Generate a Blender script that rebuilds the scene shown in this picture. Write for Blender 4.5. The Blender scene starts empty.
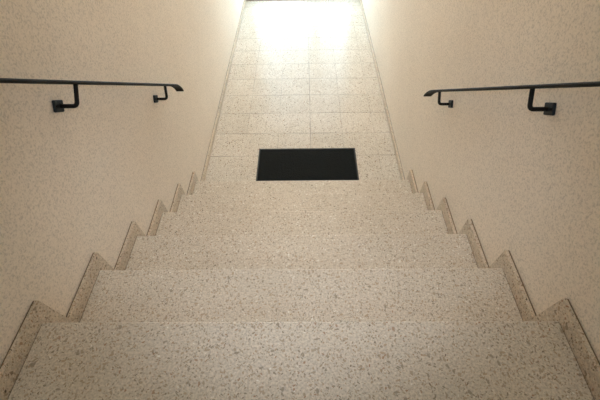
import bpy, bmesh, math
from mathutils import Vector, Matrix
scn = bpy.context.scene
COL = scn.collection

# ------------------------------------------------------------------ dimensions (metres)
HW = 0.75            # half width between the walls
RISE = 0.1706
TREAD = 0.2757
TOP = 6 * RISE       # level of the upper landing
NOSE = [0.4514 + TREAD * k for k in range(6)]; NOSE[0] += .003
LEVEL = [TOP - RISE * k for k in range(6)]
SK_T = 0.0175        # skirting incl. grout
SK_H = 0.055
BACK = -1.3
FAR = 5.25
CEIL = 3.75
CAM_Z = 1.0483 + TOP

# ------------------------------------------------------------------ node helpers
def new_mat(name):
    m = bpy.data.materials.new(name); m.use_nodes = True
    nt = m.node_tree
    return m, nt, nt.nodes['Principled BSDF']

def N(nt, typ, **kw):
    n = nt.nodes.new(typ)
    for k, v in kw.items():
        if k in n.inputs.keys(): n.inputs[k].default_value = v
        else: setattr(n, k, v)
    return n

def math_(nt, op, a, b=None, c=None, clamp=False):
    n = nt.nodes.new('ShaderNodeMath'); n.operation = op; n.use_clamp = clamp
    for i, v in enumerate((a, b, c)):
        if v is None: continue
        if isinstance(v, (int, float)): n.inputs[i].default_value = v
        else: nt.links.new(v, n.inputs[i])
    return n.outputs[0]

def mix(nt, fac, a, b, mode='MIX'):
    n = nt.nodes.new('ShaderNodeMix'); n.data_type = 'RGBA'; n.blend_type = mode
    for sock, v in ((n.inputs[0], fac), (n.inputs[6], a), (n.inputs[7], b)):
        if isinstance(v, (int, float)): sock.default_value = v
        elif isinstance(v, tuple): sock.default_value = (*v, 1) if len(v) == 3 else v
        else: nt.links.new(v, sock)
    return n.outputs[2]

def ramp(nt, src, stops, interp='LINEAR'):
    r = nt.nodes.new('ShaderNodeValToRGB'); r.color_ramp.interpolation = interp
    el = r.color_ramp.elements
    while len(el) < len(stops): el.new(0.5)
    for e, (p, c) in zip(el, stops):
        e.position = p; e.color = (*c, 1) if len(c) == 3 else c
    nt.links.new(src, r.inputs[0])
    return r.outputs[0]

def terrazzo(name, base, rough, contrast=1.0, tiles=False, spec=0.5, tint=(1, 1, 1)):
    m, nt, bs = new_mat(name)
    pos = nt.nodes.new('ShaderNodeNewGeometry').outputs['Position']
    wob = N(nt, 'ShaderNodeTexNoise', Scale=90.0, Detail=2.0)
    nt.links.new(pos, wob.inputs['Vector'])
    sub = N(nt, 'ShaderNodeVectorMath', operation='SUBTRACT'); nt.links.new(wob.outputs['Color'], sub.inputs[0]); sub.inputs[1].default_value = (.5, .5, .5)
    scl = N(nt, 'ShaderNodeVectorMath', operation='SCALE'); nt.links.new(sub.outputs[0], scl.inputs[0]); scl.inputs['Scale'].default_value = 0.010
    add = N(nt, 'ShaderNodeVectorMath', operation='ADD'); nt.links.new(pos, add.inputs[0]); nt.links.new(scl.outputs[0], add.inputs[1])
    P = add.outputs[0]
    col = tuple(b for b in base)
    def layer(scale, lo, hi, prob, ang, st):
        mp = N(nt, 'ShaderNodeMapping', vector_type='POINT'); nt.links.new(P, mp.inputs['Vector'])
        mp.inputs['Rotation'].default_value = (0, 0, math.radians(ang)); mp.inputs['Scale'].default_value = (1, st, 1)
        rt_ = N(nt, 'ShaderNodeVectorRotate', rotation_type='Z_AXIS'); nt.links.new(P, rt_.inputs['Vector']); rt_.inputs['Angle'].default_value = math.radians(ang)
        mp.inputs['Rotation'].default_value = (0, 0, 0); nt.links.new(rt_.outputs[0], mp.inputs['Vector'])
        v = N(nt, 'ShaderNodeTexVoronoi', Scale=scale); nt.links.new(mp.outputs[0], v.inputs['Vector'])
        sep = nt.nodes.new('ShaderNodeSeparateColor'); nt.links.new(v.outputs['Color'], sep.inputs[0])
        r = math_(nt, 'MULTIPLY_ADD', sep.outputs[0], hi - lo, lo)
        inside = math_(nt, 'MULTIPLY', math_(nt, 'SUBTRACT', r, v.outputs['Distance']), 14.0, clamp=True)
        keep = math_(nt, 'LESS_THAN', sep.outputs[1], prob)
        return math_(nt, 'MULTIPLY', inside, keep), sep.outputs[2]
    # fine aggregate
    fine = N(nt, 'ShaderNodeTexNoise', Scale=170.0, Detail=3.0); nt.links.new(pos, fine.inputs['Vector'])
    c = ramp(nt, fine.outputs[0], [(0.36, tuple(x * (1 - .22 * contrast) for x in base)), (0.62, tuple(min(1, x * (1 + .08 * contrast)) for x in base))])
    for scale, lo, hi, prob, k, ang, st in ((190, .2, .48, .5, .6, 15, 1.3), (105, .18, .48, .42, 1.0, 35, 1.9), (98, .18, .48, .42, 1.0, -50, 1.9),
                                            (58, .08, .45, .38, .85, 80, 1.8), (64, .08, .45, .34, .85, -15, 1.7)):
        msk, rnd = layer(scale, lo, hi, prob, ang, st)
        cc = ramp(nt, rnd, [(0.0, (.25, .19, .13)), (0.08, (.38, .235, .15)), (0.17, (.40, .32, .23)), (0.38, (.30, .25, .19)),
                            (0.50, (.45, .34, .235)), (0.72, (.39, .32, .245)), (0.84, (.82, .79, .73)), (0.965, (.10, .07, .05))], 'CONSTANT')
        c = mix(nt, math_(nt, 'MULTIPLY', msk, k * contrast, clamp=True), c, cc)
    # slow soft unevenness of the cast
    big = N(nt, 'ShaderNodeTexNoise', Scale=5.0, Detail=3.0); nt.links.new(pos, big.inputs['Vector'])
    c = mix(nt, 1.0, c, ramp(nt, big.outputs[0], [(0.3, (.93, .92, .90)), (0.7, (1, 1, 1))]), 'MULTIPLY')
    if tiles:
        sx = nt.nodes.new('ShaderNodeSeparateXYZ'); nt.links.new(pos, sx.inputs[0])
        def grid(src, off, step, w):
            a = math_(nt, 'DIVIDE', math_(nt, 'SUBTRACT', src, off), step)
            fr = math_(nt, 'ABSOLUTE', math_(nt, 'SUBTRACT', math_(nt, 'FRACT', math_(nt, 'ADD', a, 20.5)), .5))
            return math_(nt, 'SUBTRACT', 1.0, math_(nt, 'DIVIDE', fr, w / step), clamp=True), math_(nt, 'FLOOR', math_(nt, 'ADD', a, 20.0))
        gx, ix = grid(sx.outputs[0], 0.067, 0.268, 0.0042)
        gx = math_(nt, 'MULTIPLY', gx, math_(nt, 'MULTIPLY_ADD', math_(nt, 'LESS_THAN', math_(nt, 'ABSOLUTE', math_(nt, 'SUBTRACT', sx.outputs[0], .067)), .05), .45, .55))
        gy, iy = grid(sx.outputs[1], 2.545, 0.2793, 0.0055)
        idn = N(nt, 'ShaderNodeCombineXYZ'); nt.links.new(ix, idn.inputs[0]); nt.links.new(iy, idn.inputs[1])
        wn = N(nt, 'ShaderNodeTexWhiteNoise'); nt.links.new(idn.outputs[0], wn.inputs['Vector'])
        c = mix(nt, 1.0, c, ramp(nt, wn.outputs['Value'], [(0, (.93, .93, .92)), (1, (1, 1, 1))]), 'MULTIPLY')
        brk = N(nt, 'ShaderNodeTexNoise', Scale=3.0, Detail=2.0); nt.links.new(pos, brk.inputs['Vector'])
        g = math_(nt, 'MULTIPLY', math_(nt, 'MAXIMUM', gx, gy), ramp(nt, brk.outputs[0], [(0.38, (.3, .3, .3)), (0.6, (1, 1, 1))]))
        c = mix(nt, math_(nt, 'MULTIPLY', g, .8), c, (.17, .14, .11))
    if tint != (1, 1, 1): c = mix(nt, 1.0, c, tint, 'MULTIPLY')
    nt.links.new(c, bs.inputs['Base Color'])
    rn = N(nt, 'ShaderNodeTexNoise', Scale=14.0, Detail=4.0); nt.links.new(pos, rn.inputs['Vector'])
    nt.links.new(math_(nt, 'MULTIPLY_ADD', rn.outputs[0], .14, rough - .07), bs.inputs['Roughness'])
    bs.inputs['Specular IOR Level'].default_value = spec
    bp = N(nt, 'ShaderNodeBump', Strength=.06, Distance=.002); nt.links.new(fine.outputs[0], bp.inputs['Height']); nt.links.new(bp.outputs[0], bs.inputs['Normal'])
    return m

def plaster(name, col):
    m, nt, bs = new_mat(name)
    pos = nt.nodes.new('ShaderNodeNewGeometry').outputs['Position']
    a = N(nt, 'ShaderNodeTexNoise', Scale=170.0, Detail=3.0, Roughness=.65); nt.links.new(pos, a.inputs['Vector'])
    b = N(nt, 'ShaderNodeTexNoise', Scale=2.2, Detail=3.0); nt.links.new(pos, b.inputs['Vector'])
    c = ramp(nt, a.outputs[0], [(0.34, tuple(x * .74 for x in col)), (0.50, col), (0.66, tuple(min(1, x * 1.06) for x in col))])
    c = mix(nt, 1.0, c, ramp(nt, b.outputs[0], [(0.3, (.96, .95, .94)), (0.7, (1, 1, 1))]), 'MULTIPLY')
    nt.links.new(c, bs.inputs['Base Color'])
    bs.inputs['Roughness'].default_value = .75
    bs.inputs['Specular IOR Level'].default_value = .25
    bp = N(nt, 'ShaderNodeBump', Strength=.3, Distance=.0015); nt.links.new(a.outputs[0], bp.inputs['Height']); nt.links.new(bp.outputs[0], bs.inputs['Normal'])
    return m

def plain(name, col, rough=.5, metal=0.0, grain=0.0, gscale=300.0, spec=.5):
    m, nt, bs = new_mat(name)
    pos = nt.nodes.new('ShaderNodeNewGeometry').outputs['Position']
    a = N(nt, 'ShaderNodeTexNoise', Scale=gscale, Detail=3.0); nt.links.new(pos, a.inputs['Vector'])
    g = max(grain, .04)
    nt.links.new(ramp(nt, a.outputs[0], [(0.3, tuple(x * (1 - g) for x in col)), (0.7, tuple(min(1, x * (1 + g)) for x in col))]), bs.inputs['Base Color'])
    bs.inputs['Roughness'].default_value = rough; bs.inputs['Metallic'].default_value = metal
    bs.inputs['Specular IOR Level'].default_value = spec
    if grain > .04:
        bp = N(nt, 'ShaderNodeBump', Strength=.5, Distance=.002); nt.links.new(a.outputs[0], bp.inputs['Height']); nt.links.new(bp.outputs[0], bs.inputs['Normal'])
    return m

M = {}
M['tread'] = terrazzo('worn terrazzo', (.665, .588, .49), .40)
M['skirt'] = terrazzo('skirting terrazzo', (.72, .65, .56), .38, tint=(.90, .84, .77))
M['floor'] = terrazzo('polished terrazzo tiles', (.735, .67, .585), .24, spec=.10, contrast=1.0, tiles=True)
M['wall'] = plaster('cream plaster', (.83, .735, .625))
M['ceil'] = plaster('white plaster', (.70, .72, .73))
M['grey'] = plaster('blue grey plaster', (.34, .38, .42))
M['pale_grout'] = plain('pale cement grout', (.33, .29, .245), .9, grain=.1)
M['grout'] = plain('dirty cement grout', (.17, .12, .08), .9, grain=.3)
M['iron'] = plain('black painted iron', (.008, .006, .005), .5, grain=.2, gscale=500, spec=.2)
M['plate'] = plain('blackened iron plate', (.008, .011, .013), .45, grain=.4, gscale=350, spec=.3)
M['rail'] = plain('olive black rail top', (.012, .009, .005), .6, grain=.1, gscale=200, spec=.12)
M['pile'] = plain('black carpet pile', (.010, .011, .010), .95, grain=.6, gscale=420, spec=.15)
M['rubber'] = plain('grey rubber edging', (.042, .041, .036), .7, grain=.1)
M['frame'] = plain('dark grey door metal', (.26, .25, .22), .4)
M['steel'] = plain('steel', (.5, .5, .48), .3, 1.0)
M['ground'] = plain('pale concrete paving', (.42, .40, .37), .85, grain=.1, gscale=40)
M['white'] = plain('white enamel', (.8, .8, .78), .4)
def glass_mat():
    m = bpy.data.materials.new('clear pane'); m.use_nodes = True; nt = m.node_tree
    nt.nodes.clear()
    o = nt.nodes.new('ShaderNodeOutputMaterial'); t = nt.nodes.new('ShaderNodeBsdfTransparent'); g = nt.nodes.new('ShaderNodeBsdfGlossy')
    g.inputs['Roughness'].default_value = .03; t.inputs[0].default_value = (.93, .96, .95, 1)
    x = nt.nodes.new('ShaderNodeMixShader'); x.inputs[0].default_value = .06
    nt.links.new(t.outputs[0], x.inputs[1]); nt.links.new(g.outputs[0], x.inputs[2]); nt.links.new(x.outputs[0], o.inputs[0])
    return m
M['glass'] = glass_mat()
def emit(name, col, s):
    m, nt, bs = new_mat(name)
    bs.inputs['Base Color'].default_value = (.8, .8, .8, 1)
    bs.inputs['Emission Color'].default_value = (*col, 1); bs.inputs['Emission Strength'].default_value = s
    return m

# ------------------------------------------------------------------ mesh helpers
def obj(name, bm, mat, parent=None, bevel=0.0, seg=2, smooth=False, loc=None):
    if bevel: bmesh.ops.bevel(bm, geom=[e for e in bm.edges if e.calc_face_angle(0) > .6], offset=bevel, segments=seg, profile=.5, affect='EDGES')
    bmesh.ops.recalc_face_normals(bm, faces=bm.faces)
    if loc is not None: bmesh.ops.translate(bm, verts=bm.verts, vec=-Vector(loc))
    me = bpy.data.meshes.new(name); bm.to_mesh(me); bm.free()
    if smooth:
        for p in me.polygons: p.use_smooth = True
    me.materials.append(mat)
    o = bpy.data.objects.new(name, me); COL.objects.link(o)
    if loc is not None: o.location = loc
    if parent:
        o.parent = parent
        o.location = Vector(loc or (0, 0, 0)) - Vector(wloc(parent))
    return o

def wloc(o):
    v = o.location.copy()
    while o.parent: o = o.parent; v += o.location
    return v

def bx(bm, x0, x1, y0, y1, z0, z1):
    r = bmesh.ops.create_cube(bm, size=1)
    for v in r['verts']:
        v.co = Vector(((x0 + x1) / 2 + v.co.x * (x1 - x0), (y0 + y1) / 2 + v.co.y * (y1 - y0), (z0 + z1) / 2 + v.co.z * (z1 - z0)))

def box(x0, x1, y0, y1, z0, z1):
    bm = bmesh.new(); bx(bm, x0, x1, y0, y1, z0, z1); return bm

def prism(profile, x0, x1):
    """closed polygon of (y, z) extruded along x"""
    bm = bmesh.new()
    a = [bm.verts.new((x0, y, z)) for y, z in profile]
    b = [bm.verts.new((x1, y, z)) for y, z in profile]
    bm.faces.new(a); bm.faces.new(b[::-1]); n = len(a)
    for i in range(n): bm.faces.new((a[i], b[i], b[(i + 1) % n], a[(i + 1) % n]))
    return bm

def tube(bm, pts, r, n=12):
    pts = [Vector(p) for p in pts]; rings = []
    for i, p in enumerate(pts):
        t = (pts[min(i + 1, len(pts) - 1)] - pts[max(i - 1, 0)]).normalized()
        u = t.cross(Vector((.31, .87, .38))).normalized() if i == 0 else (u - t * u.dot(t)).normalized()
        w = t.cross(u)
        rings.append([bm.verts.new(p + (u * math.cos(2 * math.pi * k / n) + w * math.sin(2 * math.pi * k / n)) * r) for k in range(n)])
    for a, b in zip(rings, rings[1:]):
        for k in range(n): bm.faces.new((a[k], a[(k + 1) % n], b[(k + 1) % n], b[k]))
    bm.faces.new(rings[0][::-1]); bm.faces.new(rings[-1])

def thing(name, label, cat, loc):
    o = bpy.data.objects.new(name, None); COL.objects.link(o); o.location = loc; o.empty_display_size = .1
    o['label'] = label; o['category'] = cat
    return o

def struct(name, bm, mat, parent=None, **k):
    o = obj(name, bm, mat, parent, **k)
    if not parent: o['kind'] = 'structure'
    return o

# ------------------------------------------------------------------ shell
T = .2
struct('floor', box(-HW - T, HW + T, NOSE[5] - .02, FAR + T, -.15, 0), M['floor'])
struct('wall_left', box(-HW - T, -HW, BACK - T, FAR + T, 0.0, CEIL), M['wall'])
struct('wall_right', box(HW, HW + T, BACK - T, FAR + T, 0.0, CEIL), M['wall'])
WX0, WX1, WZ0, WZ1 = -.45, .45, TOP + 1.86, TOP + 2.36
bm = bmesh.new()
bx(bm, -HW, HW, BACK - T, BACK, 0.0, WZ0); bx(bm, -HW, HW, BACK - T, BACK, WZ1, CEIL)
bx(bm, -HW, WX0, BACK - T, BACK, WZ0, WZ1); bx(bm, WX1, HW, BACK - T, BACK, WZ0, WZ1)
bmesh.ops.remove_doubles(bm, verts=bm.verts, dist=1e-5)
struct('wall_back', bm, M['grey'])
struct('ceiling', box(-HW - T, HW + T, BACK - T, FAR + T, CEIL, CEIL + .15), M['ceil'])
DOOR_H = 2.35
struct('wall_front', box(-HW, HW, FAR, FAR + T, DOOR_H, CEIL), M['wall'])
struct('ground', box(-8, 8, FAR + T, FAR + 16, -.25, -.04), M['ground'])

# small unseen window, added high in the back wall for cool light on the steps
wf = bmesh.new()
for x0, x1, z0, z1 in ((WX0, WX1, WZ0, WZ0 + .04), (WX0, WX1, WZ1 - .04, WZ1), (WX0, WX0 + .04, WZ0 + .04, WZ1 - .04), (WX1 - .04, WX1, WZ0 + .04, WZ1 - .04)):
    bx(wf, x0, x1, BACK - .13, BACK - .07, z0, z1)
win = struct('fill_window_1', wf, M['white'])
obj('fill_window_pane', box(WX0 + .04, WX1 - .04, BACK - .102, BACK - .098, WZ0 + .04, WZ1 - .04), M['glass'], win)

# glazed entrance door at the far end of the corridor
df = bmesh.new()
bx(df, -HW, HW, FAR + .0, FAR + .12, 0.0, .025)           # threshold
bx(df, -HW, -.69, FAR + .03, FAR + .10, .025, DOOR_H); bx(df, .69, HW, FAR + .03, FAR + .10, .025, DOOR_H)
bx(df, -.69, .69, FAR + .03, FAR + .10, DOOR_H - .07, DOOR_H)
door = struct('door_1', df, M['frame'])
def leaf(x0, x1, st):
    b = bmesh.new(); z0, z1 = .028, DOOR_H - .072; y0, y1 = FAR + .045, FAR + .085
    bx(b, x0, x0 + st, y0, y1, z0, z1); bx(b, x1 - st, x1, y0, y1, z0, z1)
    bx(b, x0 + st, x1 - st, y0, y1, z0, z0 + .07); bx(b, x0 + st, x1 - st, y0, y1, z1 - st, z1)
    l = obj('door_leaf', b, M['frame'], door)
    obj('glass_pane', box(x0 + st, x1 - st, FAR + .062, FAR + .068, z0 + .07, z1 - st), M['glass'], l)
    return l
l1 = leaf(-.688, .175, .055); l2 = leaf(.179, .688, .045)
b = bmesh.new(); tube(b, [(.13, FAR + .045, 1.0), (.13, FAR, 1.0), (.13, FAR, 1.3), (.13, FAR + .045, 1.3)], .011)
obj('door_handle', b, M['steel'], l1)

# corridor baseboards with a grout line at the wall
SB = 0.045
for sg, nm in ((-1, 'left'), (1, 'right')):
    xa, xb = sorted((sg * (HW - SK_T), sg * (HW - .006)))
    y0 = NOSE[5] + .075
    o = struct('baseboard_' + nm, box(xa, xb, y0, FAR - .001, 0.0, SB), M['skirt'], bevel=.0015)
    xa, xb = sorted((sg * (HW - .006), sg * HW))
    obj('grout_line', box(xa, xb, y0, FAR - .001, 0.0, SB - .001), M['pale_grout'], o)

# ------------------------------------------------------------------ staircase
st = thing('staircase', 'short flight of speckled beige terrazzo steps going down between two cream walls', 'staircase', (0, NOSE[5], 0))
IN = HW - SK_T - .0022
OV = .016            # nosing overhang
SL = .032            # slab thickness
for k in range(6):
    z = LEVEL[k]; n = NOSE[k]
    y0 = BACK + .001 if k == 0 else NOSE[k - 1] - OV
    b = box(-IN, IN, y0, n, z - SL, z)
    e = [e for e in b.edges if all(abs(v.co.y - n) < 1e-6 for v in e.verts) and abs(e.verts[0].co.z - e.verts[1].co.z) < 1e-6]
    bmesh.ops.bevel(b, geom=e, offset=.004, segments=3, profile=.5, affect='EDGES')
    obj('landing_slab' if k == 0 else 'tread', b, M['tread'], st)
    for sg in (-1, 1):
        bmj = bmesh.new()
        a_, b_ = sorted((sg * (IN + .0001), sg * (HW - SK_T - .0001)))
        bx(bmj, a_, b_, y0 + (.0 if k == 0 else .06), n - .004, z - SL, z - .0012)
        obj('joint_filler', bmj, M['grout'], st)
    zb = LEVEL[k + 1] if k < 5 else 0.0
    obj('riser', box(-IN, IN, n - OV - .02, n - OV, zb, z - SL), M['tread'], st)
# sawtooth skirting pieces along both walls
PK = .040; PB = .066
for sg in (-1, 1):
    for k in range(6):
        z = LEVEL[k]; n = NOSE[k]; zb = LEVEL[k + 1] if k < 5 else 0.0
        def fr(zz, kk): return NOSE[kk] + PK + (PB - PK) * (LEVEL[kk] + SK_H - zz) / (RISE + SK_H)
        if k == 0: rear = [(BACK + .001, z - SL), (BACK + .001, z + SK_H)]
        else: rear = [(fr(z - .0, k - 1) + .0012, z - SL), (fr(z + SK_H, k - 1) + .0012, z + SK_H)]
        prof = rear + [(fr(z + SK_H, k), z + SK_H), (fr(zb + .0005, k), zb + .0005), (n - OV - .02, zb + .0005), (n - OV - .02, z - SL)]
        xa, xb = sorted((sg * (HW - SK_T), sg * (HW - .0055)))
        s = obj('skirting_piece', prism(prof, xa, xb), M['skirt'], st, bevel=.0012, seg=1)
        xa, xb = sorted((sg * (HW - .0055), sg * (HW - .0004)))
        g = [(y, zz - .002) if zz > z + .01 else (y, zz) for y, zz in prof]
        obj('grout_line', prism(g, xa, xb), M['grout'], s)

# ------------------------------------------------------------------ doormat
mx, my0, my1, mz = .385, 1.915, 2.345, .0005
mat = thing('doormat', 'black rectangular doormat lying on the pale floor at the foot of the steps', 'doormat', (.037, (my0 + my1) / 2, 0))
cx_ = .037
b = bmesh.new(); w = .009
bx(b, cx_ - mx, cx_ + mx, my0, my1, mz, mz + .004)
for a in ((cx_ - mx, cx_ + mx, my0, my0 + w), (cx_ - mx, cx_ + mx, my1 - w, my1), (cx_ - mx, cx_ - mx + w, my0 + w, my1 - w), (cx_ + mx - w, cx_ + mx, my0 + w, my1 - w)):
    bx(b, *a, mz + .004, mz + .006)
obj('rubber_border', b, M['rubber'], mat)
# tufted pile surface: a bumpy grid
b = bmesh.new()
bmesh.ops.create_grid(b, x_segments=150, y_segments=82, size=.5)
import random
rg = random.Random(4)
for v in b.verts:
    edge = max(abs(v.co.x), abs(v.co.y)) > .495
    v.co = Vector((cx_ + v.co.x * 2 * (mx - w - .001), (my0 + my1) / 2 + v.co.y * ((my1 - my0) - 2 * w - .002), mz + (.0045 if edge else .009 + rg.uniform(-.0013, .0013))))
obj('carpet_pile', b, M['pile'], mat)

# ------------------------------------------------------------------ handrails
def handrail(sg, side, P0, P1, tip, brackets, label):
    """P0, P1: two points (y,z) of the straight run; tip: where the downturned end stops"""
    P0 = Vector(P0); P1 = Vector(P1); d = (P1 - P0).normalized()
    up = P0 - d * .95                                      # upper end, past the landing edge
    root = thing('handrail', label, 'handrail', (sg * HW, P1.x, P1.y))
    bend = P1
    line = [up + Vector((-.05, -.002)), up + Vector((-.02, -.001)), up]
    line = [up]
    m = 14
    for i in range(1, m): line.append(up + (bend - up) * i / m)
    # rounded downturn (quadratic curve)
    tip = Vector(tip); ctl = bend + d * ((tip - bend).length * .55)
    for i in range(9):
        t = i / 8; line.append(bend * (1 - t) ** 2 + ctl * 2 * t * (1 - t) + tip * t * t)
    XC = sg * (HW - .060); W2, TH = .0205, .0108
    b = bmesh.new(); rings = []
    for i, p in enumerate(line):
        t = (line[min(i + 1, len(line) - 1)] - line[max(i - 1, 0)]).normalized(); nrm = Vector((-t.y, t.x))
        if nrm.y < 0: nrm = -nrm
        q = []
        for (u, v) in ((-1, -.5), (-1, .15), (-.82, .5), (.82, .5), (1, .15), (1, -.5)):
            c = p + nrm * (v * TH); q.append(b.verts.new((XC + u * W2, c.x, c.y)))
        rings.append(q)
    for a, c in zip(rings, rings[1:]):
        for k in range(6): b.faces.new((a[k], a[(k + 1) % 6], c[(k + 1) % 6], c[k]))
    b.faces.new(rings[0][::-1]); b.faces.new(rings[-1])
    obj('rail_bar', b, M['rail'], root)
    for (y, z, yt) in brackets:
        # foot of the rod on the wall plate (y,z); top meets the bar underside at y=yt
        zt = P0.y + (yt - P0.x) / d.x * d.y - .003
        rod = [(sg * (HW - .006), y, z), (sg * (HW - .030), y, z), (XC + sg * .014, y, z)]
        A = Vector((XC + sg * .014, y, z)); C = Vector((XC, y, z)); E = C + (Vector((XC, yt, zt)) - C).normalized() * .014
        for i in range(1, 7):
            t = i / 6; rod.append(A * (1 - t) ** 2 + C * 2 * t * (1 - t) + E * t * t)
        rod.append((XC, yt, zt))
        b = bmesh.new(); tube(b, rod, .0068, 14)
        br = obj('bracket', b, M['iron'], root, smooth=False)
        b = bmesh.new()
        hs = .0235
        bx(b, -.0045, .0045, -.0235, .0235, -.0185, .0185)
        bmesh.ops.rotate(b, verts=b.verts, cent=(0, 0, 0), matrix=Matrix.Rotation(math.atan2(d.y, d.x), 3, 'X'))
        bmesh.ops.translate(b, verts=b.verts, vec=(sg * (HW - .0045), y - .006, z + .005))
        pl = obj('wall_plate', b, M['plate'], br, bevel=.0035)
        b = bmesh.new(); 
        ca, sa = math.cos(math.atan2(d.y, d.x)), math.sin(math.atan2(d.y, d.x))
        for s_ in (-1, 1):
            oy, oz = s_ * .015 * ca, s_ * .015 * sa
            tube(b, [(sg * (HW - .0088), y - .006 + oy, z + .005 + oz), (sg * (HW - .0115), y - .006 + oy, z + .005 + oz)], .0038, 12)
        obj('screws', b, M['iron'], pl)

handrail(-1, 'left', (.8007, .5621 + TOP), (1.830, -.103 + TOP), (1.912, -.190 + TOP),
         [(1.010, .3428 + TOP, 1.0555), (1.6963, -.0987 + TOP, 1.7233), (.335, .78 + TOP, .375)],
         'dark flat-bar handrail on iron brackets along the left cream wall')
handrail(1, 'right', (.7692, .5542 + TOP), (1.710, -.079 + TOP), (1.805, -.170 + TOP),
         [(.955, .352 + TOP, .9877), (1.6178, -.0944 + TOP, 1.655), (.275, .81 + TOP, .315)],
         'dark flat-bar handrail on iron brackets along the right cream wall')

# ------------------------------------------------------------------ lights
def fill_lamp(y, sx, sy, col, power, label):
    r = thing('fill_light', label, 'added fill light', (0, y, CEIL))
    b = bmesh.new(); bx(b, -sx - .02, sx + .02, y - sy - .02, y + sy + .02, CEIL - .03, CEIL)
    obj('fill_housing', b, M['white'], r, bevel=.004)
    obj('fill_diffuser', box(-sx, sx, y - sy, y + sy, CEIL - .06, CEIL - .03), emit('lamp diffuser', col, power), r, bevel=.01)
fill_lamp(3.7, .30, .30, (1.0, .845, .63), 25.0, 'square warm white fill light added out of view above the corridor')  # unseen lamp, added to warm and brighten the middle of the walls

w = bpy.data.worlds.new('sky'); scn.world = w; w.use_nodes = True
nt = w.node_tree; bg = nt.nodes['Background']
bg.inputs[0].default_value = (.66, .84, 1.0, 1); bg.inputs[1].default_value = 9.8
def portal(loc, rot, sx, sy):
    l = bpy.data.lights.new('portal', 'AREA'); l.shape = 'RECTANGLE'; l.size = sx; l.size_y = sy; l.cycles.is_portal = True
    o = bpy.data.objects.new('daylight_portal', l); COL.objects.link(o); o.location = loc; o.rotation_euler = rot
portal((0, FAR + .13, DOOR_H / 2), (math.radians(-90), 0, 0), 1.5, DOOR_H)
portal((0, BACK - .14, (WZ0 + WZ1) / 2), (math.radians(90), 0, 0), WX1 - WX0, WZ1 - WZ0)

# ------------------------------------------------------------------ camera
f_px = 384.36
cam = bpy.data.cameras.new('camera'); cam.sensor_fit = 'HORIZONTAL'; cam.sensor_width = 36; cam.lens = f_px / 600 * 36; cam.clip_start = .01
co = bpy.data.objects.new('camera', cam); COL.objects.link(co)
pitch, yaw, roll = .8554, -.0233, -.0250
cp, sp, cy, sy = math.cos(pitch), math.sin(pitch), math.cos(yaw), math.sin(yaw)
fw = Vector((sy * cp, cy * cp, -sp)); rt = Vector((cy, -sy, 0)); up = rt.cross(fw)
c, s = math.cos(roll), math.sin(roll)
rt, up = rt * c + up * s, up * c - rt * s
R = Matrix((rt, up, -fw)).transposed()
co.matrix_world = Matrix.Translation((.0246, 0, CAM_Z)) @ R.to_4x4()
scn.camera = co
# invented flash-like light just above the lens, added to brighten the nearest steps
fl = bpy.data.lights.new('camera_fill', 'SPOT'); fl.energy = 40.0; fl.color = (.82, .89, 1.0)
fl.spot_size = math.radians(80); fl.spot_blend = 1.0; fl.shadow_soft_size = .012
fo = bpy.data.objects.new('camera_fill', fl); COL.objects.link(fo)
fo.matrix_world = Matrix.Translation(Vector((.0246, 0, CAM_Z)) + up * .12) @ R.to_4x4()

vs = scn.view_settings
scn.display_settings.display_device = 'sRGB'
vs.view_transform = 'Standard'; vs.look = 'None'; vs.gamma = 1; vs.use_curve_mapping = False
vs.exposure = 0.15
scn.cycles.max_bounces = 10; scn.cycles.diffuse_bounces = 6
scn.cycles.use_denoising = True
